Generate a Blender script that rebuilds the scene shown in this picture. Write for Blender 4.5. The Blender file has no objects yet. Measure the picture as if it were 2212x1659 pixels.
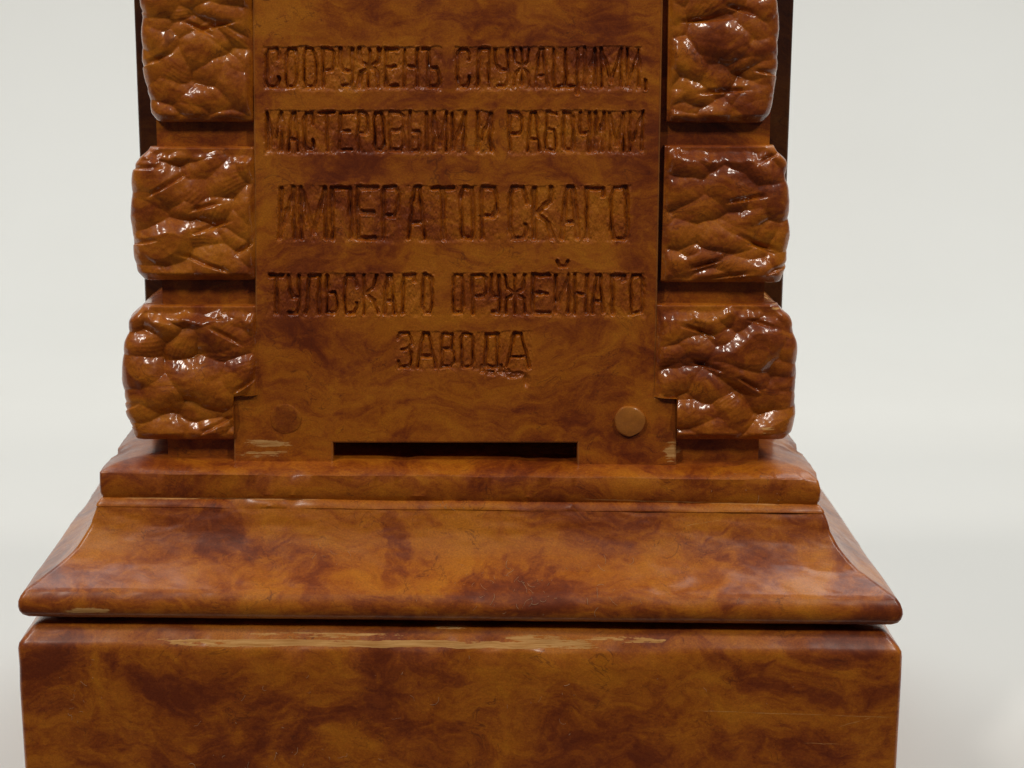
import bpy, bmesh, math, random
import numpy as np

# ------------------------------------------------------------------ camera
F = 4000.0; IW, IH = 2212.0, 1659.0; CXP, CYP = 1000.0, 829.5
TH = math.radians(12.5); ST, CT = math.sin(TH), math.cos(TH)
CAM = np.array([0.0, -0.377, 0.21179])
scene = bpy.context.scene
COL = scene.collection
cd = bpy.data.cameras.new('camera'); cam = bpy.data.objects.new('camera', cd); COL.objects.link(cam)
cam.location = CAM; cam.rotation_euler = (math.pi/2 - TH, 0, 0)
cd.sensor_width = 36; cd.lens = F/IW*36; cd.shift_x = (IW/2 - CXP)/IW
cd.clip_start = 0.01; cd.clip_end = 50
cd.dof.use_dof = True; cd.dof.focus_distance = 0.405; cd.dof.aperture_fstop = 32
scene.camera = cam

# ------------------------------------------------------------------ world, lamps, exposure
w = bpy.data.worlds.new('World'); scene.world = w; w.use_nodes = True
bg = w.node_tree.nodes['Background']; bg.inputs[0].default_value = (0.93, 0.97, 1.0, 1); bg.inputs[1].default_value = 0.035

def area(name, loc, target, sx, sy, power, col):
    l = bpy.data.lights.new(name, 'AREA'); l.shape = 'RECTANGLE'; l.size = sx; l.size_y = sy
    l.energy = power; l.color = col
    o = bpy.data.objects.new(name, l); COL.objects.link(o); o.location = loc
    d = np.array(target, float) - np.array(loc, float)
    from mathutils import Vector
    o.rotation_euler = Vector(d).to_track_quat('-Z', 'Y').to_euler()
    return o
for lx, ly, lz, pw in ((-0.74, -0.50, 1.35, 4.0), (-0.70, -0.98, 1.28, 5.7), (0.76, -0.46, 1.35, 3.6), (0.72, -1.02, 1.28, 5.2)):
    area('ceiling_lamp', (lx, ly, lz), (0, 0.02, 0.12), 0.08, 0.22, pw, (1.0, 0.93, 0.84))
for lx in (-0.75, 0.75):
    area('room_light', (lx*1.15, 0.45, 1.70), (lx*.8, 0.50, 0.0), 0.9, 0.9, 10.6, (0.98, 1.0, 0.98))
vs = scene.view_settings
vs.view_transform = 'Standard'; vs.look = 'None'; vs.exposure = 0.0; vs.gamma = 1.0; vs.use_curve_mapping = False
scene.render.engine = 'CYCLES'

# ------------------------------------------------------------------ helpers
def ray(px, py):
    a = (np.asarray(px, float) - CXP)/F; b = -(np.asarray(py, float) - CYP)/F
    return a, b*ST + CT, b*CT - ST
def P(px, py, Y):                     # photo pixel (2212 wide) -> point on the upright plane y = Y
    dx, dy, dz = ray(px, py); t = (Y - CAM[1])/dy
    return np.stack([CAM[0] + t*dx, np.broadcast_to(Y, np.shape(t)) + 0*t, CAM[2] + t*dz], -1)
rng = np.random.RandomState(7)
def smooth(e0, e1, x):
    t = np.clip((x - e0)/(e1 - e0), 0, 1); return t*t*(3 - 2*t)
def hash2(ix, iy, seed):
    n = (ix.astype(np.int64)*374761393 + iy.astype(np.int64)*668265263 + seed*1442695041) & 0x7fffffff
    n = ((n ^ (n >> 13))*1274126177) & 0x7fffffff
    n = ((n ^ (n >> 15))*668265263) & 0x7fffffff
    return (n & 0xffff)/65535.0
def vnoise(x, y, seed=0):
    x0 = np.floor(x); y0 = np.floor(y); fx = x - x0; fy = y - y0
    fx = fx*fx*(3 - 2*fx); fy = fy*fy*(3 - 2*fy)
    a = hash2(x0, y0, seed); b = hash2(x0+1, y0, seed); c = hash2(x0, y0+1, seed); d = hash2(x0+1, y0+1, seed)
    return (a + (b-a)*fx)*(1-fy) + (c + (d-c)*fx)*fy - 0.5
def fbm(x, y, seed=0, oct=4):
    s = 0; a = 1.0
    for k in range(oct):
        s = s + a*vnoise(x*2**k + 17.3*k, y*2**k - 9.1*k, seed + k); a *= 0.5
    return s

BASE = np.array([0.0, 0.09, 0.0])
root = bpy.data.objects.new('wooden_monument', None); COL.objects.link(root); root.location = BASE
root['label'] = 'varnished burl wood monument model with carved inscription, rough stone-like corner blocks and stepped base'
root['category'] = 'monument model'

def link(name, me, parent, mat):
    o = bpy.data.objects.new(name, me); COL.objects.link(o)
    if parent is not None: o.parent = parent
    me.materials.append(mat)
    return o
def mesh_np(name, V, Fq, parent, mat, smooth_sh=True, normals=None, rel=True):
    V = np.asarray(V, float)
    if rel: V = V - BASE
    me = bpy.data.meshes.new(name)
    Fq = np.asarray(Fq, np.int32); k = Fq.shape[1]
    me.vertices.add(len(V)); me.vertices.foreach_set('co', V.astype(np.float32).ravel())
    me.loops.add(Fq.size); me.loops.foreach_set('vertex_index', Fq.ravel())
    me.polygons.add(len(Fq)); me.polygons.foreach_set('loop_start', np.arange(0, Fq.size, k, dtype=np.int32))
    me.update(calc_edges=True)
    me.polygons.foreach_set('use_smooth', np.full(len(Fq), smooth_sh))
    if normals is not None: me.normals_split_custom_set_from_vertices(normals.astype(np.float32))
    me.update()
    return link(name, me, parent, mat)
def mesh_py(name, V, Fs, parent, mat, smooth_sh=False, sharp=None, rel=True):
    V = np.asarray(V, float)
    if rel: V = V - BASE
    me = bpy.data.meshes.new(name); me.from_pydata([tuple(v) for v in V], [], Fs); me.update()
    me.polygons.foreach_set('use_smooth', [smooth_sh]*len(me.polygons))
    if sharp is not None: me.set_sharp_from_angle(angle=math.radians(sharp))
    return link(name, me, parent, mat)
def gridfaces(nr, nc, wrap=False):
    r = np.arange(nr-1)[:, None]; c = np.arange(nc if wrap else nc-1)[None, :]
    c2 = (c+1) % nc
    return np.stack([r*nc+c, r*nc+c2, (r+1)*nc+c2, (r+1)*nc+c], -1).reshape(-1, 4)

# ------------------------------------------------------------------ materials
class NT:
    def __init__(s, mat):
        mat.use_nodes = True; s.t = mat.node_tree; s.n = s.t.nodes; s.l = s.t.links
    def node(s, typ, **kw):
        nd = s.n.new(typ)
        for k, v in kw.items(): setattr(nd, k, v)
        return nd
    def set(s, sock, v):
        if hasattr(v, 'links') or isinstance(v, bpy.types.NodeSocket): s.l.new(v, sock)
        else: sock.default_value = v
    def m(s, op, a, b=0.0, c=None, clamp=False):
        nd = s.node('ShaderNodeMath', operation=op, use_clamp=clamp)
        s.set(nd.inputs[0], a); s.set(nd.inputs[1], b)
        if c is not None: s.set(nd.inputs[2], c)
        return nd.outputs[0]
    def vm(s, op, a, b):
        nd = s.node('ShaderNodeVectorMath', operation=op); s.set(nd.inputs[0], a); s.set(nd.inputs[1], b); return nd.outputs[0]
    def mr(s, v, a, b, c=0.0, d=1.0):
        nd = s.node('ShaderNodeMapRange', interpolation_type='SMOOTHSTEP')
        s.set(nd.inputs[0], v); nd.inputs[1].default_value = a; nd.inputs[2].default_value = b
        nd.inputs[3].default_value = c; nd.inputs[4].default_value = d; return nd.outputs[0]
    def noise(s, vec, scale, detail=3, rough=.55, dist=0.0, col=False):
        nd = s.node('ShaderNodeTexNoise'); s.set(nd.inputs['Vector'], vec); nd.inputs['Scale'].default_value = scale
        nd.inputs['Detail'].default_value = detail; nd.inputs['Roughness'].default_value = rough; nd.inputs['Distortion'].default_value = dist
        return nd.outputs['Color' if col else 0]
    def mix(s, fac, a, b, mode='MIX'):
        nd = s.node('ShaderNodeMix', data_type='RGBA', blend_type=mode)
        s.set(nd.inputs[0], fac); s.set(nd.inputs[6], a); s.set(nd.inputs[7], b); return nd.outputs[2]
    def ramp(s, fac, stops):
        nd = s.node('ShaderNodeValToRGB'); s.set(nd.inputs[0], fac); cr = nd.color_ramp
        while len(cr.elements) > 1: cr.elements.remove(cr.elements[-1])
        cr.elements[0].position = stops[0][0]; cr.elements[0].color = stops[0][1]
        for p, c in stops[1:]:
            e = cr.elements.new(p); e.color = c
        return nd.outputs[0]
def srgb(r, g, b):
    f = lambda u: (u/255/12.92 if u/255 <= .04045 else ((u/255+.055)/1.055)**2.4)
    return (f(r), f(g), f(b), 1)
def wpx(px, py, Y):                   # a spot of the wood figure, in millimetres from the monument's base
    p = (P(px, py, Y) - BASE)*1000; return float(p[0]), float(p[2])

# dark figure of the burl: (pixel x, pixel y, plane, radius x, radius y in mm, strength)
SPOTS = [(465,1150,.010,6.5,5.0,.85),(1625,1170,.010,13,6,.75),(1090,1285,.004,19,4,.9),(840,1190,.010,3.2,8,.7),
         (980,1060,.016,9,3.2,.6),(1540,1062,.016,16,2.4,.7),(110,1470,0,9,10,.75),(600,1560,0,9,9,.75),(430,1480,0,14,5,.55),
         (900,1450,0,15,7,.5),(1690,1480,0,13,6,.6),(1760,1610,0,9,5,.6),(1900,1440,0,6,8,.5),(1250,1620,0,16,4,.4),
         (1180,60,.02,18,9,.55),(760,20,.02,7,6,.6),(700,350,.02,13,5,.6),(1300,360,.02,14,6,.65),(650,560,.02,11,5,.55),(640,720,.02,9,4,.55),
         (1400,730,.02,3.5,12,.5),(1390,955,.02,7,4.5,.7),(620,905,.02,3.4,3.4,.65),(1050,380,.02,9,4,.35),(1460,1190,.01,4,6,.4),(580,150,.02,6,9,.35),
         (80,1300,0,5,3,.6),(330,700,.018,6,10,.45),(420,790,.018,10,4,.45),(1500,790,.018,7,5,.5)]
PALE = [(1000,1180,.01,12,4.5,.5),(1350,1190,.01,14,6,.35),(900,660,.02,16,7,.45),(980,880,.02,26,6,.35),(1290,560,.02,7,3.5,.5),(1000,560,.02,10,4,.4),
        (600,40,.02,6,5,.3),(850,110,.02,4,4,.3),(1100,1540,0,12,8,.25),(500,1240,.006,22,5,.3),(300,1560,0,8,8,.25),(1150,780,.02,14,6,.3)]
# raw wood where the varnish is worn off: (x0,y0,x1,y1 px, plane, density)
WEAR = [(160,1384,1500,1401,.0,.62),(400,1365,1010,1378,.002,.52),(960,1369,1560,1385,.001,.52),(100,1316,280,1338,-.0005,.62),(60,1352,330,1366,.002,.40),
        (440,940,720,972,.02,.58),(440,964,690,996,.02,.56),(1415,940,1490,1010,.02,.60),(900,1348,1045,1364,.002,.58),(1610,905,1700,955,.018,.48),(1640,630,1710,690,.022,.50)]
SCR = [(1490,1531,1935,1546,.05),(1808,1566,1880,1546,.05),(1730,1601,1900,1606,.035),(1480,1140,1560,1128,.04),(250,1085,700,1088,.10),(1250,1087,1700,1100,.10)]

def burl(name, dark=1.0, coat=.8, coatr=.25, r0=.46, r1=.60, edge=0.0):
    mat = bpy.data.materials.new(name); N = NT(mat); bs = N.n['Principled BSDF']
    tc = N.node('ShaderNodeTexCoord')
    co = N.vm('MULTIPLY', tc.outputs['Object'], (1000, 1000, 1000))
    wa = N.noise(co, .035, 3, .55, 0, True)
    wv = N.vm('MULTIPLY', N.vm('SUBTRACT', wa, (.5, .5, .5)), (34, 34, 26))
    wc = N.vm('ADD', co, wv)
    wb = N.noise(co, .30, 4, .62, .3, True)
    wc2 = N.vm('ADD', co, N.vm('ADD', N.vm('MULTIPLY', N.vm('SUBTRACT', wa, (.5,.5,.5)), (12,12,9)), N.vm('MULTIPLY', N.vm('SUBTRACT', wb, (.5,.5,.5)), (7, 7, 6))))
    st = N.vm('MULTIPLY', wc, (1, 1, 1.45))
    n1 = N.noise(st, .031, 7, .56, 1.2)
    n2 = N.noise(N.vm('MULTIPLY', wc, (1, 1, 2.2)), .17, 5, .6, .8)
    n3 = N.noise(N.vm('MULTIPLY', co, (1, 1, 1.6)), 1.1, 4, .7)
    n4 = N.noise(N.vm('MULTIPLY', wc2, (1, 1, 1.2)), .55, 4, .65, .4)
    v = N.m('ADD', N.m('MULTIPLY', n1, .66), N.m('ADD', N.m('MULTIPLY', n2, .34), N.m('ADD', N.m('MULTIPLY', n3, .12), N.m('MULTIPLY', N.m('SUBTRACT', n4, .5), .13))))
    v = N.m('ADD', N.m('MULTIPLY', N.m('SUBTRACT', v, .56), 1.14), .548)
    sep = N.node('ShaderNodeSeparateXYZ'); N.l.new(wc2, sep.inputs[0])
    def spot(lst, sgn, v):
        for px, py, Y, rx, rz, k in lst:
            x, z = wpx(px, py, Y)
            dx = N.m('MULTIPLY', N.m('SUBTRACT', sep.outputs[0], x), 1/rx); dz = N.m('MULTIPLY', N.m('SUBTRACT', sep.outputs[2], z), 1/rz)
            d = N.m('SQRT', N.m('ADD', N.m('MULTIPLY', dx, dx), N.m('MULTIPLY', dz, dz)))
            v = N.m('ADD', v, N.mr(d, .72, 1.18, sgn*k*.115, 0))
        return v
    v = spot(SPOTS, -1, v); v = spot(PALE, 1, v)
    D = lambda c: (c[0]*dark, c[1]*dark, c[2]*dark, 1)
    col = N.ramp(v, [(.37, D((.165,.028,.0045,1))), (.45, D((.240,.047,.005,1))), (.52, D((.340,.081,.0055,1))), (.59, D((.435,.121,.0065,1))), (.70, D((.51,.164,.008,1)))])
    fine = N.noise(N.vm('MULTIPLY', co, (1, 1, 1.3)), 2.6, 3, .7)
    col = N.mix(1.0, col, N.ramp(fine, [(.25, (.72,.70,.68,1)), (.75, (1.24,1.24,1.24,1))]), 'MULTIPLY')
    # thin dark veins
    vn = N.noise(N.vm('MULTIPLY', wc, (1, 1, 1.5)), .09, 4, .6, .6)
    vein = N.mr(N.m('ABSOLUTE', N.m('SUBTRACT', vn, .5)), 0, .012, 1, 0)
    vein = N.m('MULTIPLY', vein, N.mr(N.noise(co, .11, 2), .48, .62))
    col = N.mix(N.m('MULTIPLY', vein, .55), col, D((.09,.018,.005,1)))
    # worn varnish
    s0 = N.node('ShaderNodeSeparateXYZ'); N.l.new(co, s0.inputs[0])
    wn = N.noise(N.vm('MULTIPLY', co, (.09, .3, 1.2)), 1.0, 6, .70)
    wn2 = N.noise(N.vm('MULTIPLY', co, (.5, .5, 1.2)), 1.0, 3, .6)
    wm = None
    for x0, y0, x1, y1, Y, dens in WEAR:
        ax, az = wpx(x0, y1, Y); bx, bz = wpx(x1, y0, Y)
        qx = N.m('DIVIDE', N.m('ABSOLUTE', N.m('SUBTRACT', s0.outputs[0], (ax+bx)/2)), (bx-ax)/2)
        tz = -.010*(s0.outputs[0] if False else 0)
        zc = N.m('ADD', N.m('MULTIPLY', s0.outputs[0], -.010 if y0 > 1000 else 0.0), (az+bz)/2)
        qz = N.m('DIVIDE', N.m('ABSOLUTE', N.m('SUBTRACT', s0.outputs[2], zc)), max((bz-az)/2, .1))
        if x1-x0 < 300:
            e = N.mr(N.m('SQRT', N.m('ADD', N.m('MULTIPLY', qx, qx), N.m('MULTIPLY', qz, qz))), .15, 1.15, 1, 0)
        else:
            e = N.m('MULTIPLY', N.mr(qx, .45, 1.15, 1, 0), N.mr(qz, .5, 1.3, 1, 0))
        k = N.mr(N.m('ADD', N.m('ADD', N.m('MULTIPLY', wn, .75), N.m('MULTIPLY', wn2, .25)), N.m('MULTIPLY', N.m('SUBTRACT', e, 1.0), .34 if x1-x0 < 300 else .5)), 1-dens, 1-dens+.05)
        wm = k if wm is None else N.m('MAXIMUM', wm, k)
    for x0, y0, x1, y1, hw in SCR:
        Y = 0 if y0 > 1300 else .012
        ax, az = wpx(x0, y0, Y); bx, bz = wpx(x1, y1, Y); sl = (bz-az)/(bx-ax)
        line = N.m('ADD', N.m('MULTIPLY', N.m('SUBTRACT', s0.outputs[0], ax), sl), az)
        dz = N.m('ABSOLUTE', N.m('SUBTRACT', N.m('ADD', s0.outputs[2], N.m('MULTIPLY', N.m('SUBTRACT', wn2, .5), .5)), line))
        qx = N.m('DIVIDE', N.m('ABSOLUTE', N.m('SUBTRACT', s0.outputs[0], (ax+bx)/2)), abs(bx-ax)/2)
        k = N.m('MULTIPLY', N.m('MULTIPLY', N.mr(dz, hw*.5, hw*2.2, 1, 0), N.mr(qx, .8, 1.0, 1, 0)), N.mr(wn, .38, .55, .0, .75))
        wm = N.m('MAXIMUM', wm, k)
    raw = N.ramp(N.noise(N.vm('MULTIPLY', co, (.12, .3, 3.0)), 1.0, 4, .65), [(.3, srgb(176,118,58)), (.7, srgb(222,172,108))])
    col = N.mix(wm, col, raw)
    if edge > 0:                        # varnish rubbed thin along the sharp ridges
        ge = N.node('ShaderNodeNewGeometry')
        em = N.m('MULTIPLY', N.mr(ge.outputs['Pointiness'], .535, .62), N.mr(wn2, .35, .65, .15, 1.0))
        col = N.mix(N.m('MULTIPLY', em, edge), col, srgb(182, 122, 66))
    N.l.new(col, bs.inputs['Base Color'])
    rv = N.noise(co, .12, 4, .6)
    ro = N.m('ADD', N.mr(rv, .3, .7, r0, r1), N.m('MULTIPLY', wm, .35))
    N.l.new(ro, bs.inputs['Roughness'])
    bs.inputs['Specular IOR Level'].default_value = .2
    N.l.new(N.m('MULTIPLY', N.m('SUBTRACT', 1.0, wm), coat), bs.inputs['Coat Weight']); bs.inputs['Coat Roughness'].default_value = coatr
    bh = N.m('ADD', N.m('MULTIPLY', N.noise(co, .22, 3, .5), .55), N.m('ADD', N.m('MULTIPLY', n3, .06), N.m('MULTIPLY', fine, .025)))
    bp = N.node('ShaderNodeBump'); bp.inputs['Strength'].default_value = .55; bp.inputs['Distance'].default_value = .0006
    N.l.new(bh, bp.inputs['Height']); N.l.new(bp.outputs[0], bs.inputs['Normal'])
    return mat
WOOD = burl('varnished_burl')
SHADEWOOD = burl('shaded_burl', .2)  # same burl darkened: the rear slab's shade is painted into its colour
GLOSSWOOD = burl('glossy_burl', 1.0, .8, .15, .42, .54, .6)

def plain(name, c, rough):
    m = bpy.data.materials.new(name); N = NT(m); b = N.n['Principled BSDF']
    tc = N.node('ShaderNodeTexCoord')
    n = N.noise(tc.outputs['Object'], 3.0, 4, .5)
    f = N.mix(1.0, c, N.ramp(n, [(.3, (.97,.965,.96,1)), (.7, (1.02,1.02,1.02,1))]), 'MULTIPLY')
    N.l.new(f, b.inputs['Base Color']); b.inputs['Roughness'].default_value = rough
    b.inputs['Specular IOR Level'].default_value = .25
    return m
PAPER = plain('white_paper', (.80, .805, .788, 1), .75)
LINT = plain('lint_fibre', (.50, .34, .20, 1), .8)
PEGW = burl('pale_dowel', 1.0)
def recolor(mat, mul, fac=.55):
    N = NT(mat); b = N.n['Principled BSDF']; l = b.inputs['Base Color'].links[0].from_socket
    N.l.new(N.mix(fac, l, mul), b.inputs['Base Color'])
recolor(PEGW, srgb(176, 116, 52))
PEGD = burl('dark_dowel', .88)
WORN = burl('worn_arris'); recolor(WORN, srgb(168, 112, 58), .42)

# ------------------------------------------------------------------ white sweep the monument stands on
pts = [(-0.02, 0), (0.75, 0)]
for k in range(1, 17):
    a = k/16*math.pi/2; pts.append((0.75 + .35*math.sin(a), .35 - .35*math.cos(a)))
pts.append((1.10, 1.7))
V = [(x, y, z) for y, z in pts for x in (-1.7, 1.7)]
Fs = [(2*k, 2*k+1, 2*k+3, 2*k+2) for k in range(len(pts)-1)]
bd = mesh_py('backdrop', V, Fs, None, PAPER, True, rel=False)
bd['kind'] = 'structure'; bd['label'] = 'plain white paper sweep under and behind the monument'; bd['category'] = 'backdrop'

# ------------------------------------------------------------------ stepped base, swept round the rectangle
HW, Y0, YB = 0.0948, -0.0005, 0.186
XC = -0.0005
def ring(ins, r, n=170):
    x0, x1 = XC - HW + ins, XC + HW - ins; y0, y1 = Y0 + ins, YB - ins
    out = []
    def side(ax, ay, bx, by):
        for k in range(n): t = k/n; out.append((ax + (bx-ax)*t, ay + (by-ay)*t))
    def arc(cx, cy, a0):
        for k in range(6):
            a = math.radians(a0 + 90*k/6); out.append((cx + r*math.cos(a), cy + r*math.sin(a)))
    side(x0+r, y0, x1-r, y0); arc(x1-r, y0+r, -90); side(x1, y0+r, x1, y1-r); arc(x1-r, y1-r, 0)
    side(x1-r, y1, x0+r, y1); arc(x0+r, y1-r, 90); side(x0, y1-r, x0, y0+r); arc(x0+r, y0+r, 180)
    return np.array(out)
def sweep(name, prof, r, tilt, parent=root, sharp=50, mat=WOOD, rough=.00018, seed=1, capb=False, capt=False, before=None, after=None, nicks=.22, scar=0):
    rows = []
    nb = 1 if before else 0; na_ = 1 if after else 0
    prof = ([before] if before else []) + list(prof) + ([after] if after else [])
    prof = np.array(prof); 
    # densify the profile
    seg = np.hypot(*np.diff(prof, axis=0).T); ss = np.r_[0, np.cumsum(seg)]
    for k, (i, z) in enumerate(prof):
        rr = ring(i, r)
        wob = fbm(rr[:, 0]*110 + rr[:, 1]*90, np.full(len(rr), z*420), seed, 4)*rough
        wob2 = fbm(rr[:, 0]*420 + rr[:, 1]*390, np.full(len(rr), z*700), seed+9, 2)*rough*.5
        nick = fbm(rr[:, 0]*75 + 3*seed, rr[:, 1]*60 + z*260, seed+20, 3)
        wob = wob - np.clip(nick-.20, 0, 1)*.0022*nicks
        if scar: wob = wob - scar*np.exp(-((z-.0708)/.0013)**2)*smooth(-.075, -.05, rr[:, 0])*smooth(.055, .03, rr[:, 0])*np.clip(.5+1.4*fbm(rr[:, 0]*160, rr[:, 1]*0+z*500, 77, 3), 0, 1)
        cx, cy = XC, (Y0+YB)/2
        d = np.stack([rr[:, 0]-cx, rr[:, 1]-cy], 1); d /= np.linalg.norm(d, axis=1)[:, None]
        rr = rr + d*(wob+wob2)[:, None]
        zz = z + (wob*.8) - tilt*rr[:, 0]
        rows.append(np.column_stack([rr, zz]))
    nc = len(rows[0])
    if before or after:                 # smooth junction with the neighbouring member
        A = np.stack(rows); du = np.roll(A, -1, 1)-np.roll(A, 1, 1); dv = np.gradient(A, axis=0)
        Nn = np.cross(du, dv); Nn /= np.linalg.norm(Nn, axis=-1)[..., None]+1e-15
        A = A[nb:len(rows)-na_]; Nn = Nn[nb:len(rows)-na_]
        return mesh_np(name, A.reshape(-1, 3), gridfaces(len(A), nc, True), parent, mat, True, Nn.reshape(-1, 3))
    V = np.concatenate(rows)
    Fq = [tuple(f) for f in gridfaces(len(rows), nc, True)]
    if capt: Fq.append(tuple((len(rows)-1)*nc + np.arange(nc)))
    if capb: Fq.append(tuple(np.arange(nc)[::-1]))
    return mesh_py(name, V, Fq, parent, mat, True, sharp)
def arcp(ci, cz, r, a0, a1, n):
    return [(ci + r*math.cos(math.radians(a0 + (a1-a0)*k/n)), cz + r*math.sin(math.radians(a0+(a1-a0)*k/n))) for k in range(n+1)]
TILT = .0100
def spline(p, k=4):
    p = [np.array(q) for q in p]; out = []
    for a in range(len(p)-1):
        p0, p1, p2, p3 = p[max(a-1, 0)], p[a], p[a+1], p[min(a+2, len(p)-1)]
        for j in range(k):
            t = j/k; out.append(tuple(.5*((2*p1) + (-p0+p2)*t + (2*p0-5*p1+4*p2-p3)*t*t + (-p0+3*p1-3*p2+p3)*t**3)))
    return out + [tuple(p[-1])]
# plinth: rounded, worn shoulder (inset, height)
pl = [(-.0002, 0), (-.0004, .03), (-.0005, .0600), (-.0005, .0650), (-.0005, .0690), (-.0003, .0701), (.0002, .0709), (.0011, .0720), (.0021, .0731), (.0029, .0738), (.0038, .0741), (.0060, .0742), (.0300, .0742)]
sweep('plinth', pl, .0013, TILT, seed=3, capb=True, capt=True, scar=.0007)
# bead (lowest member of the upper part), rounded nose
bead = [(.0300, .0755), (.0100, .0755), (.0034, .0755), (.0024, .0756), (.0014, .0759), (.0006, .0765), (.0001, .0774), (-.0001, .0785), (.0000, .0796), (.0004, .0807), (.0011, .0816), (.0019, .0822), (.0026, .0826)]
cove = [(.0026, .0826), (.0040, .0834), (.0062, .0847), (.0084, .0862), (.0103, .0879), (.0119, .0899), (.0131, .0921), (.0139, .0943), (.0144, .0957), (.0147, .0966)]
sweep('bead_moulding', bead[:-3] + spline(bead[-3:] + [cove[1]], 5)[:11], .0009, TILT, seed=5, after=spline(bead[-3:] + [cove[1]], 5)[11])
# seam filler set well back so that a dark gap shows
sweep('seam_core', [(.0075, .0730), (.0075, .0770)], .0008, TILT, seed=8, capb=True, capt=True)
full = spline([(.0011, .0816), (.0019, .0822)] + cove, 5)
sweep('cove_moulding', full[10:], .0009, TILT, seed=5, before=full[9])
led = [(.0147, .0966), (.0146, .0968), (.0148, .0973), (.0155, .0981), (.0160, .0984), (.0159, .0987), (.0155, .0995), (.0155, .1015), (.0156, .1040), (.0158, .1043), (.0178, .1052), (.0200, .1058), (.0240, .1063), (.0330, .1064)]
sweep('top_ledge', led, .0007, TILT, seed=7, capt=True, sharp=34, rough=.0003, nicks=1.0)

# ------------------------------------------------------------------ shaft and the slab behind it, its shade put into the colour
def box(name, x0, x1, y0, y1, z0, z1, mat, taper=0.0, bev=.0008, parent=root):
    bm = bmesh.new()
    vs_ = [bm.verts.new(((x + (taper if z == z1 else 0)*(1 if x == x1 else -1)) - BASE[0], y - BASE[1], z - BASE[2])) for z in (z0, z1) for x, y in ((x0, y0), (x1, y0), (x1, y1), (x0, y1))]
    for f in ((0,3,2,1), (4,5,6,7), (0,1,5,4), (1,2,6,5), (2,3,7,6), (3,0,4,7)): bm.faces.new([vs_[k] for k in f])
    bmesh.ops.bevel(bm, geom=bm.edges[:], offset=bev, segments=3, affect='EDGES', profile=.5)
    me = bpy.data.meshes.new(name); bm.to_mesh(me); bm.free()
    me.polygons.foreach_set('use_smooth', [True]*len(me.polygons)); me.set_sharp_from_angle(angle=math.radians(40))
    return link(name, me, parent, mat)
ZT = .275
YP = .0200; YG = .0228; YS = .0480
xl = P(347, 300, YG)[0]; xr = P(1655, 300, YG)[0]
xl2 = P(318, 960, YG)[0]; xr2 = P(1680, 960, YG)[0]
xa, xb = xl2*.15+xl*.85, xr2*.15+xr*.85
ga, gb = P(575, 500, YG)[0], P(1400, 500, YG)[0]
sec = [(xa, YG), (ga, YG), (ga, .040), (gb, .040), (gb, YG), (xb, YG), (xb, .150), (xa, .150)]
V = [(x, y, z) for z in (.1040, ZT) for x, y in sec]; ns = len(sec)
Fs = [(k, (k+1) % ns, ns+(k+1) % ns, ns+k) for k in range(ns)] + [tuple(range(ns))[::-1], tuple(range(ns, 2*ns))]
mesh_py('shaft', V, Fs, root, WOOD)
sl = P(290, 0, YS); sr = P(1712, 0, YS)
box('rear_slab', sl[0]-.0002, sr[0]+.0004, YS, .135, .1060, ZT+.004, SHADEWOOD, 0)

# ------------------------------------------------------------------ rough stone-like corner blocks
def lumps(S, T, seed, cell=(6.4, 4.6)):
    """chisel-hewn relief in mm: overlapping facets, each a tilted dome, sharp creases between them"""
    S2 = S + fbm(S/8, T/8, seed+50, 2)*2.6; T2 = T + fbm(S/8+9, T/8+4, seed+60, 2)*2.4
    H = np.full(S.shape, -9.0)
    r = np.random.RandomState(seed)
    s0, s1, t0, t1 = S.min()-8, S.max()+8, T.min()-8, T.max()+8
    for i in range(int((s1-s0)/cell[0])+1):
        for j in range(int((t1-t0)/cell[1])+1):
            cs = s0 + (i + .5*(j % 2) + r.uniform(-.42, .42))*cell[0]; ct = t0 + (j + r.uniform(-.42, .42))*cell[1]
            a = r.uniform(-.8, .8); ra = r.uniform(3.8, 6.0); rb = r.uniform(2.5, 3.7); top = r.uniform(.5, 1.6)
            gx, gy = r.uniform(-.34, .34), r.uniform(-.22, .46)
            u = (S2-cs)*math.cos(a) + (T2-ct)*math.sin(a); v = -(S2-cs)*math.sin(a) + (T2-ct)*math.cos(a)
            q = (np.abs(u/ra)**2 + np.abs(v/rb)**2)
            rip = .022*np.sin((u*math.cos(gx*9) + v*math.sin(gx*9))*r.uniform(5, 8))*smooth(1.0, .3, q) if r.rand() < .3 else 0
            h = rip + top + gx*u - gy*(-v)*.9 - q*.78
            H = np.maximum(H, h)
    # gouge cuts
    for k in range(8):
        cs = r.uniform(s0+8, s1-8); ct = r.uniform(t0+8, t1-8); a = r.uniform(-.6, .6); L = r.uniform(2.5, 5)
        u = (S-cs)*math.cos(a) + (T-ct)*math.sin(a); v = -(S-cs)*math.sin(a) + (T-ct)*math.cos(a)
        H = H - .7*np.exp(-(u/L)**4)*smooth(1.3, 0, v)*smooth(-.25, .05, v)
    return np.clip(H, -1.2, 2.2)
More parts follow.
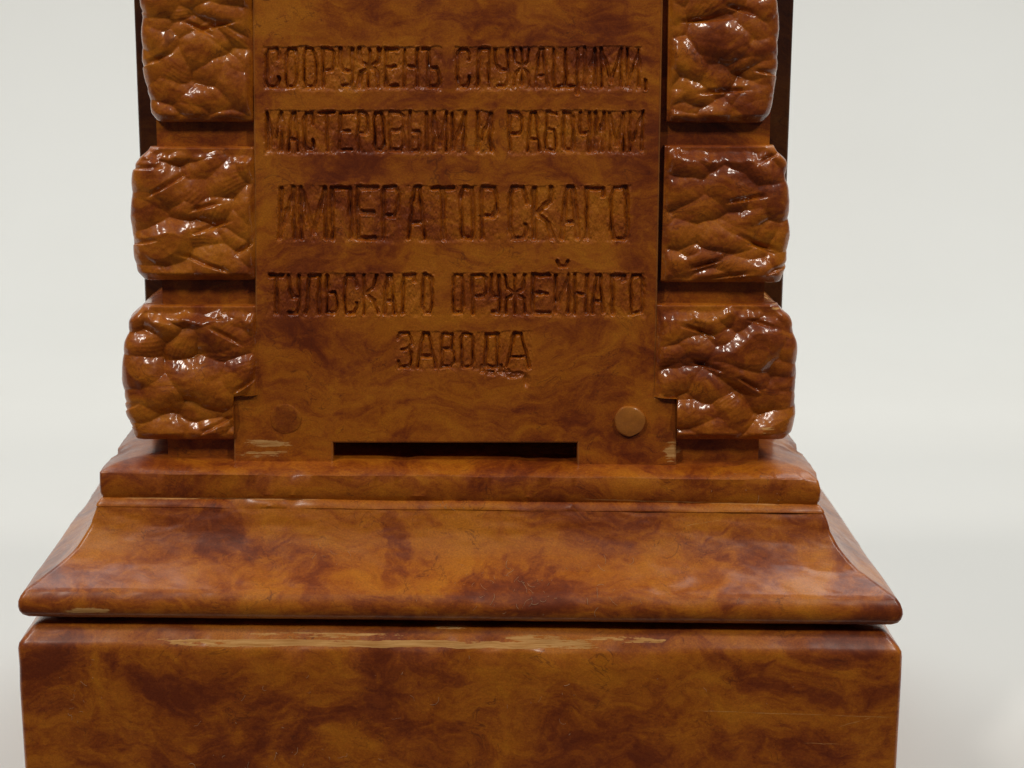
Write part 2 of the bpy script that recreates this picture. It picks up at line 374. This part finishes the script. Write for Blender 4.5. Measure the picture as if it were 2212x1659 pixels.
def block(side, ytop, ybot, inner, outer, seed, yfront, topround, notch=None):
    """inner/outer: list of (py, px) for the front outline; side -1 left, +1 right"""
    z1 = P(1000, ytop, YP)[2]; z0 = P(1000, ybot, YP)[2]
    hgt = (z1-z0)*1000
    step = .16
    nv = int(hgt/step)+2
    tv = np.linspace(0, hgt, nv); zv = z0 + tv/1000
    pyv = ytop + (ybot-ytop)*(1 - tv/hgt)
    xi = np.interp(pyv, [a for a, b in inner], [b for a, b in inner]); xo = np.interp(pyv, [a for a, b in outer], [b for a, b in outer])
    xi = P(xi, pyv, YP)[:, 0]; xo = P(xo, pyv, YP+.004)[:, 0]
    if notch is not None:
        py, px = notch; xn = np.where(pyv > py, P(np.full(nv, px), pyv, YP)[:, 0], xi)
    wmm = np.abs(xo-xi)*1000
    R = 1.8                                         # outer corner radius, mm
    Wm = wmm.max()
    sf = np.arange(0, Wm - R, step); sa = np.arange(0, R*math.pi/2, step); sd = np.arange(0, 14, step*1.6)
    nf, na, nd = len(sf), len(sa), len(sd)
    rows = []
    S = np.concatenate([sf, Wm-R+sa, Wm-R+R*math.pi/2+sd])
    SS, TT = np.meshgrid(S, tv)
    H = lumps(SS, TT, seed) + fbm(SS*.8, TT*.8, seed+3, 2)*.12
    # keep the dressed margins flat: top, bottom and the edge against the panel
    marg = smooth(.9, 3.4 if seed % 2 else 2.6, hgt-TT + fbm(SS*.35, TT*0, seed+4, 2)*1.5)*smooth(.2, 2.0, TT)*smooth(.1, 1.9, SS)
    H = H*marg*1.0
    # shoulder rounding
    outw = smooth(Wm-R-2.5, Wm-R+R*1.3, SS)
    dtop = hgt-TT
    rt = .45 + outw*(topround-.45)
    ins = np.where(dtop < rt, rt - np.sqrt(np.clip(rt**2-(rt-dtop)**2, 0, None)), 0)
    rb_ = .8
    ins = ins + np.where(TT < rb_, rb_ - np.sqrt(np.clip(rb_**2-(rb_-TT)**2, 0, None)), 0)
    ins = ins + .5*smooth(1.0, 0, SS)               # soft inner arris
    bulge = (1 - ((TT/hgt-.45)/.6)**2)*.5
    d = ((H-.45*marg)*1.2*(1-.55*outw) + bulge - ins)/1000
    X = np.zeros_like(SS); Y = np.zeros_like(SS); NX = np.zeros_like(SS); NY = np.zeros_like(SS)
    for r in range(nv):
        sc = (wmm[r]-R)/(Wm-R)
        fx = sf*sc/1000; ang = sa/R
        ax = (wmm[r]-R + R*np.sin(ang))/1000; ay = (R - R*np.cos(ang))/1000
        X[r] = xi[r] + side*np.concatenate([fx, ax, np.full(nd, wmm[r]/1000)])
        Y[r] = yfront + np.concatenate([np.zeros(nf), ay, R/1000 + sd/1000])
        NX[r] = side*np.concatenate([np.zeros(nf), np.sin(ang), np.ones(nd)])
        NY[r] = -np.concatenate([np.ones(nf), np.cos(ang), np.zeros(nd)])
    X += NX*d; Y += NY*d
    Z = np.broadcast_to(zv[:, None], X.shape) + 0
    if notch is not None: X = np.minimum(X, xn[:, None]) if side < 0 else np.maximum(X, xn[:, None])
    # inner return and far side so that the block is a closed body
    Yb = YS + .004
    Vg = np.stack([X, Y, Z], -1)
    inn = Vg[:, :1].copy(); inn[..., 1] = YG + .003
    bak = Vg[:, -1:].copy(); bak[..., 1] = Yb
    bak2 = inn.copy(); bak2[..., 1] = Yb
    G = np.concatenate([inn, Vg, bak, bak2], 1)
    nr, nc = G.shape[:2]
    Fq = gridfaces(nr, nc, True)
    if side > 0: pass
    else: Fq = Fq[:, ::-1]
    V = G.reshape(-1, 3)
    faces = [tuple(int(q) for q in f) for f in Fq]
    top = tuple(int(q) for q in (nr-1)*nc + np.arange(nc)); bot = tuple(int(q) for q in np.arange(nc)[::-1])
    if side < 0: top, bot = top[::-1], bot[::-1]
    faces += [top, bot]
    return mesh_py('rough_block', V, faces, root, GLOSSWOOD, True, 60)
block(-1, -70, 264, [(-70,544),(264,550)], [(-70,318),(0,316),(90,322),(200,328),(264,345)], 11, YP+.0004, 1.5)
block(-1, 318, 606, [(318,551),(606,554)], [(318,310),(380,300),(470,296),(560,306),(606,316)], 22, YP+.0002, 4.6)
block(-1, 660, 950, [(660,556),(950,559)], [(660,296),(740,282),(820,280),(900,286),(950,300)], 33, YP-.0001, 4.2, (852, 506))
block(1, -70, 266, [(-70,1446),(266,1441)], [(-70,1670),(100,1666),(200,1660),(266,1644)], 44, YP+.0004, 1.5)
block(1, 315, 611, [(315,1437),(611,1428)], [(315,1686),(400,1692),(500,1692),(611,1680)], 55, YP+.0002, 4.8)
block(1, 658, 950, [(658,1420),(950,1410)], [(658,1694),(740,1706),(820,1708),(900,1700),(950,1690)], 67, YP-.0001, 5.0, (857, 1461))

# ------------------------------------------------------------------ inscription panel
def xl_at(py): return np.interp(py, [-600, 0, 850], [540, 545, 553])
def xr_at(py): return np.interp(py, [-600, 0, 857], [1444, 1432, 1416])
BEV = 4.0                                            # px of arris all round the front face
outl = [(540,-600), (1444,-600), (1416,857), (1461,857), (1461,1006), (1247,1006), (1247,957), (720,957), (720,1006), (505,1006), (505,851), (553,851)]
def inset_poly(poly, d):
    n = len(poly); out = []
    for k in range(n):
        p0, p1, p2 = np.array(poly[k-1], float), np.array(poly[k], float), np.array(poly[(k+1) % n], float)
        e1 = (p1-p0)/np.linalg.norm(p1-p0); e2 = (p2-p1)/np.linalg.norm(p2-p1)
        n1 = np.array([-e1[1], e1[0]]); n2 = np.array([-e2[1], e2[0]])
        b = n1+n2; out.append(tuple(p1 + d*b/(1+n1@n2)))
    return out
inn = inset_poly(outl, BEV)
ROWS = []      # text rows: y top, y bottom, [(char, x0, x1)]
def row(y0, y1, s): ROWS.append((y0, y1, s))
row(102, 191, [('С',571,607),('О',614,645),('О',653,686),('Р',693,727),('У',731,766),('Ж',771,823),('Е',829,863),('Н',869,906),('Ъ',911,953),
               ('С',984,1018),('Л',1023,1062),('У',1067,1102),('Ж',1106,1148),('А',1153,1188),('Щ',1193,1251),('И',1259,1290),('М',1295,1347),('И',1352,1385),(',',1390,1398)])
row(240, 329, [('М',573,613),('А',617,649),('С',654,681),('Т',685,725),('Е',730,765),('Р',770,798),('О',804,834),('В',839,877),('Ы',882,927),('М',932,969),('И',974,1008),
               ('И',1027,1065),('Р',1097,1131),('А',1135,1170),('Б',1175,1207),('О',1212,1243),('Ч',1248,1278),('И',1283,1308),('М',1313,1352),('И',1357,1392)])
row(402, 519, [('И',601,640),('М',646,708),('П',714,762),('Е',769,817),('Р',825,864),('А',878,923),('Т',930,983),('О',992,1027),('Р',1036,1077),
               ('С',1098,1141),('К',1149,1199),('А',1208,1253),('Г',1263,1307),('О',1316,1360)])
row(591, 681, [('Т',579,615),('У',619,651),('Л',656,694),('Ь',701,732),('С',741,774),('К',782,819),('А',825,858),('Г',866,899),('О',908,937),
               ('О',975,1005),('Р',1015,1054),('У',1056,1083),('Ж',1087,1139),('Е',1147,1191),('Й',1196,1233),('Н',1238,1272),('А',1276,1308),('Г',1318,1352),('О',1358,1394)])
row(717, 797, [('З',855,893),('А',898,944),('В',950,985),('О',992,1025),('Д',1037,1085),('А',1090,1148)])
O_ = [[(.0,.16),(.18,0),(.82,0),(1,.16),(1,.84),(.82,1),(.18,1),(0,.84),(0,.16)]]
GL = {'С': [[(1,.26),(1,.14),(.8,0),(.2,0),(0,.14),(0,.86),(.2,1),(.8,1),(1,.86),(1,.72)]], 'О': O_,
 'Р': [[(0,0),(0,1),(.8,1),(1,.88),(1,.56),(.8,.44),(0,.44)]], 'У': [[(0,1),(0,.6),(.3,.42),(1,.42)],[(1,1),(1,.16),(.75,0),(.2,.02)]],
 'Ж': [[(.5,0),(.5,1)],[(0,1),(.08,.66),(.5,.52),(.92,.66),(1,1)],[(0,0),(.08,.38),(.5,.52),(.92,.38),(1,0)]], 'Е': [[(1,0),(0,0),(0,1),(1,1)],[(0,.52),(.85,.52)]],
 'Н': [[(0,0),(0,1)],[(1,0),(1,1)],[(0,.52),(1,.52)]], 'Ъ': [[(-.05,1),(.3,1),(.3,0),(.85,0),(1,.1),(1,.38),(.85,.5),(.3,.5)]],
 'Ь': [[(0,1),(0,0),(.82,0),(1,.1),(1,.4),(.82,.52),(0,.52)]], 'Л': [[(0,0),(.14,.1),(.26,1),(1,1),(1,0)]], 'А': [[(0,0),(.34,1),(.66,1),(1,0)],[(.14,.30),(.86,.30)]],
 'Щ': [[(0,1),(0,0),(1,0),(1,1)],[(.5,0),(.5,1)],[(1,0),(1.03,-.2)]], 'И': [[(0,1),(0,0)],[(1,1),(1,0)],[(0,.06),(1,.94)]], 'Й': [[(0,1),(0,0)],[(1,1),(1,0)],[(0,.06),(1,.94)],[(.1,1.36),(.3,1.26),(.7,1.26),(.9,1.36)]],
 'М': [[(0,0),(0,1)],[(1,0),(1,1)],[(0,.98),(.5,.12),(1,.98)]], 'Т': [[(0,1),(1,1)],[(.5,1),(.5,0)]], 'В': [[(0,0),(0,1),(.75,1),(.93,.88),(.93,.64),(.75,.54),(0,.54)],[(.75,.54),(1,.42),(1,.12),(.8,0),(0,0)]],
 'Ы': [[(0,1),(0,0),(.42,0),(.55,.1),(.55,.4),(.42,.5),(0,.5)],[(1,0),(1,1)]], 'Б': [[(.95,1),(0,1),(0,0),(.8,0),(1,.12),(1,.42),(.8,.54),(0,.54)]],
 'Ч': [[(0,1),(0,.62),(.2,.46),(1,.46)],[(1,1),(1,0)]], 'П': [[(0,0),(0,1),(1,1),(1,0)]], 'К': [[(0,0),(0,1)],[(.95,1),(.8,.72),(.15,.5),(.75,.3),(1,0)]], 'Г': [[(0,0),(0,1),(1,1),(1,.86)]],
 'З': [[(0,.84),(.15,1),(.8,1),(1,.86),(1,.66),(.8,.54),(.35,.52)],[(.8,.54),(1,.4),(1,.14),(.8,0),(.15,0),(0,.16)]], 'Д': [[(.12,0),(.26,1),(.88,1),(.88,0)],[(-.02,-.16),(-.02,0),(1.04,0),(1.04,-.16)]], ',': [[(.3,.14),(.3,.02),(0,-.08)]]}
def segdist(X, Y, a, b):
    ax, ay = a; bx, by = b; dx, dy = bx-ax, by-ay; L = dx*dx+dy*dy+1e-9
    t = np.clip(((X-ax)*dx + (Y-ay)*dy)/L, 0, 1)
    return np.hypot(X-ax-t*dx, Y-ay-t*dy)

Vp, Fp = [], []
def quad_px(x0a, x1a, ya, x0b, x1b, yb):             # a flat strip of the panel's face
    k = len(Vp)
    for px, py in ((x0a, ya), (x0b, yb), (x1b, yb), (x1a, ya)): Vp.append(P(px, py, YP))
    Fp.append((k, k+1, k+2, k+3))
L0 = lambda y: float(xl_at(y)) + BEV
R0 = lambda y: float(xr_at(y)) - BEV
STEP = 1.15
bands = []
for ri, (y0, y1, s) in enumerate(ROWS):
    top = y0 - (44 if ri == 3 else 12); bot = y1 + (50 if ri == 4 else 26 if ri == 0 else 16)
    left = min(a for _, a, b in s) - 13; right = min(max(b for _, a, b in s) + 13, R0(y1) - 3)
    bands.append((top, bot, left, right))
ycur = inn[0][1]
for top, bot, left, right in bands:
    quad_px(L0(ycur), R0(ycur), ycur, L0(top), R0(top), top)
    quad_px(L0(top), left, top, L0(bot), left, bot)
    quad_px(right, R0(top), top, right, R0(bot), bot)
    ycur = bot
quad_px(L0(ycur), R0(ycur), ycur, L0(855), R0(855), 855)
xL, xR, ys, yb = 505 + BEV, 1461 - BEV, 957 - BEV, 1006 - BEV
quad_px(xL, R0(855), 855, xL, R0(861), 861)
quad_px(xL, xR, 861, xL, xR, ys)
quad_px(xL, 720-BEV, ys, xL, 720-BEV, yb)
quad_px(1247+BEV, xR, ys, 1247+BEV, xR, yb)
n = len(outl); a = len(Vp)
for (x, y) in inn: Vp.append(P(x, y, YP))
for (x, y) in inset_poly(outl, 1.2): Vp.append(P(x, y, YP) + np.array([0, .00012, 0]))
for (x, y) in outl: Vp.append(P(x, y, YP) + np.array([0, .0005, 0]))
for (x, y) in outl:
    p = P(x, y, YP).copy(); p[1] = YP + .0075; Vp.append(p)
for Lk in range(3):
    for k in range(n):
        k2 = (k+1) % n; Fp.append((a+Lk*n+k, a+Lk*n+k2, a+(Lk+1)*n+k2, a+(Lk+1)*n+k))
panel = mesh_py('inscription_panel', Vp, Fp, root, WOOD)
panel.data.materials.append(WORN)
for pf in panel.data.polygons[len(Fp)-3*n:len(Fp)-n]: pf.material_index = 1

def carve(ri):
    y0, y1, s = ROWS[ri]; top, bot, left, right = bands[ri]
    nx = int((right-left)/STEP)+1; ny = int((bot-top)/STEP)+1
    X, Y = np.meshgrid(np.linspace(left, right, nx), np.linspace(top, bot, ny))
    # the knife wanders a little
    XW = X + fbm(X/14, Y/20, 100+ri, 3)*4.4; YW = Y + fbm(X/15+5, Y/15, 130+ri, 3)*4.0
    D = np.full(X.shape, 99.0); hh = y1-y0
    big = 5.3 if ri == 2 else 4.1
    ps = 4.5
    own = np.zeros(X.shape, int)
    rr = np.random.RandomState(40+ri)
    for k, (ch, a, b) in enumerate(s):
        aa, bb = a+ps, b-ps; ya, yb_ = y0+ps, y1-ps
        sub = (X > a-16) & (X < b+16)
        dep = rr.uniform(-.7, .7)
        lean = rr.uniform(-1.5, 1.5)
        for line in GL[ch]:
            pts = [(aa+(bb-aa)*u + lean*(v-.5) + rr.uniform(-.8, .8), yb_-(yb_-ya)*v + rr.uniform(-.8, .8)) for u, v in line]
            for p, q in zip(pts[:-1], pts[1:]):
                D[sub] = np.minimum(D[sub], segdist(XW[sub], YW[sub], p, q) + dep)
    wv = fbm(X/9, Y/12, 160+ri, 3)
    depth = np.clip(.90 + .55*fbm(X/34, Y/34, 170+ri, 3), .68, 1.35)
    cut = depth*(1 - smooth(big*.45, big+1.9+wv*1.6, D))
    # ground between the letters is cut down and left ragged, with a sloping lower edge
    word = np.zeros(X.shape)
    words = []
    cur = [s[0][1], s[0][2]]
    for ch, a, b in s[1:]:
        if a - cur[1] > 15: words.append(cur); cur = [a, b]
        elif ch != ',': cur[1] = b
    words.append(cur)
    for a, b in words:
        ex = smooth(a-5, a+1, XW)*smooth(b+5, b-1, XW)
        ey = smooth(y0-3.5, y0+1.0, YW)*smooth(y1+8.0+wv*5, y1-1.5, YW)
        word = np.maximum(word, ex*ey)
    gl = [.20, .20, .10, .12, .12][ri]
    rag = gl + .26*fbm(X/9, Y/20, 180+ri, 3) + .06*fbm(X/2.6, Y/5, 190+ri, 2)
    ground = word*np.clip(rag, .02, .75)
    h = np.maximum(cut, ground) + .07*word*fbm(X/3.2, Y/7, 200+ri, 2)
    # burrs raised along the cuts
    h = h - .10*np.exp(-((D-big-3.2)/1.3)**2)*smooth(-.1, .3, fbm(X/6, Y/6, 210+ri, 2))*(1-word*.3)
    if ri == 3:       # a shallow cut for the breve is part of the letter; soften its ground
        pass
    if ri == 4:       # torn-out chip below the last letters and the split running down from it
        g = smooth(1.0, .4, np.hypot((XW-1092)/58, (YW-806)/13 + .3*np.sin(XW/14)))*.6*(.7+1.2*fbm(X/8, Y/6, 300, 3))
        g = np.maximum(g, smooth(1, .2, np.hypot((XW-1137)/9, (YW-822)/22))*.55)
        h = np.maximum(h, g)
    h = h + .05*fbm(X/14, Y/14, 220+ri, 3)
    e = np.minimum.reduce([X-left, right-X, Y-top, bot-Y]); h = h*smooth(0, 6, e)
    V = P(X, Y, YP); V[..., 1] += h/1000
    # shading normals from the whole band, so that the letters meet without a seam
    du = np.gradient(V, axis=1); dv = np.gradient(V, axis=0)
    Nn = np.cross(dv, du); Nn /= np.linalg.norm(Nn, axis=-1)[..., None]
    Xc = (X[:-1, :-1]+X[1:, 1:])/2; Yc = (Y[:-1, :-1]+Y[1:, 1:])/2
    own = np.zeros(Xc.shape, int)
    for k, (ch, a, b) in enumerate(s):
        la = a-6 if k == 0 or a-s[k-1][2] > 12 else (a+s[k-1][2])/2
        lb = b+6 if k == len(s)-1 or s[k+1][1]-b > 12 else (b+s[k+1][1])/2
        up = 38 if ch == 'Й' else 5; dn = 24 if ch in 'Щ' else (44 if ri == 4 and ch in 'ДА' and a > 1000 else 9)
        own[(Xc > la) & (Xc < lb) & (Yc > y0-up) & (Yc < y1+dn)] = k+1
    Fq = gridfaces(ny, nx)[:, ::1]
    Fq = Fq[:, [0, 3, 2, 1]]
    ow = own.ravel(); VV = V.reshape(-1, 3); NN = Nn.reshape(-1, 3)
    if NN[:, 1].mean() > 0: NN = -NN
    def part(name, sel, parent):
        f = Fq[sel]; u, inv = np.unique(f, return_inverse=True)
        return mesh_np(name, VV[u], inv.reshape(-1, 4), parent, WOOD, True, NN[u])
    line = part('inscription_line', ow == 0, root)
    for k in range(len(s)): part('carved_comma' if s[k][0] == ',' else 'carved_letter', ow == k+1, line)
for ri in range(len(ROWS)): carve(ri)

# wooden pegs through the foot of the panel
def peg(px, py, rpx, proud, mat, seed):
    c = P(px, py, YP); r = P(px+rpx, py, YP)[0]-c[0]
    V = []; Fs = []; n = 48
    prof = [(1.02, -.0004), (1.0, proud*.6), (.96, proud*.92), (.86, proud), (.55, proud*1.04), (.28, proud*1.08)]
    for q, h in prof:
        for k in range(n):
            a_ = 2*math.pi*k/n; rr_ = r*q*(1+.025*math.sin(a_*3+seed)+.015*math.sin(a_*7))
            V.append(c + np.array([rr_*math.cos(a_), -h + .00006*math.sin(a_*2+q*5), rr_*math.sin(a_)]))
    V.append(c + np.array([0, -proud*1.16, 0])); m_ = len(prof)
    for j in range(m_-1):
        for k in range(n): Fs.append((j*n+k, j*n+(k+1) % n, (j+1)*n+(k+1) % n, (j+1)*n+k))
    for k in range(n): Fs.append(((m_-1)*n+k, (m_-1)*n+(k+1) % n, m_*n))
    return mesh_py('peg', V, Fs, panel, mat, True, 50)
p1 = peg(1360, 909, 33, .0009, PEGW, 1); p1['label'] = 'pale wooden peg standing proud of the panel'
p2 = peg(617, 905, 33, .00016, PEGD, 2); p2['label'] = 'dark flush wooden peg'

# ------------------------------------------------------------------ lint and dust specks clinging to the base
Vl, Fl = [], []
rl = np.random.RandomState(5)
profc = np.array(cove)
def surf(px, py):
    """front surface of the base under a photo pixel (marching along the ray)"""
    dx, dy, dz = ray(px, py)
    allp = np.array(pl[1:-1] + bead[2:] + cove + led)
    for t in np.arange(.34, .46, .0002):
        p = CAM + t*np.array([dx, dy, dz]); z = p[2] + TILT*p[0]
        ins_ = np.interp(z, allp[:, 1], allp[:, 0])
        if p[1] >= Y0 + ins_: return p
    return None
def fibre(px, py, L, ang, curl, rad):
    p = [(px, py)]
    for k in range(7):
        ang += curl + rl.uniform(-.3, .3); p.append((p[-1][0] + L/7*math.cos(ang), p[-1][1] + L/7*math.sin(ang)))
    if min(u[0] for u in p) < 75 or max(u[0] for u in p) > 1915: return
    q = [surf(*u) for u in p]
    if any(v is None for v in q): return
    q = [v + np.array([0, -.00008 - .00022*math.sin(math.pi*k/7), .00004]) for k, v in enumerate(q)]
    b0 = len(Vl)
    for k, v in enumerate(q):
        tdir = q[min(k+1, 7)] - q[max(k-1, 0)]; tdir /= np.linalg.norm(tdir)+1e-12
        s1 = np.cross(tdir, [0, 1, 0]); s1 /= np.linalg.norm(s1)+1e-12; s2 = np.cross(tdir, s1)
        for j in range(3):
            a_ = 2.094*j; Vl.append(v + rad*(math.cos(a_)*s1 + math.sin(a_)*s2))
    for k in range(7):
        for j in range(3): Fl.append((b0+k*3+j, b0+k*3+(j+1) % 3, b0+(k+1)*3+(j+1) % 3, b0+(k+1)*3+j))
for cx_, cy_, sx_, sy_, n_ in ((1090,1270,150,60,46),(700,1190,60,30,8),(1280,1300,200,30,14),(960,1090,60,8,9),(600,1640,160,18,16),(1000,1500,700,110,30),(180,1500,60,70,14),(1620,1060,90,30,7),(1300,1200,120,40,8)):
    for k in range(n_):
        fibre(cx_+rl.normal()*sx_*.6, cy_+rl.normal()*sy_*.6, rl.choice([3, 4, 6, 9, 14, 24])*rl.uniform(.7, 1.3), rl.uniform(0, 6.28), rl.normal()*.22, rl.uniform(.000018, .00004))
lint = mesh_py('lint', Vl, Fl, None, LINT, True, rel=False)
lint['kind'] = 'stuff'; lint['label'] = 'fine pale dust fibres clinging to the wooden base'; lint['category'] = 'lint'
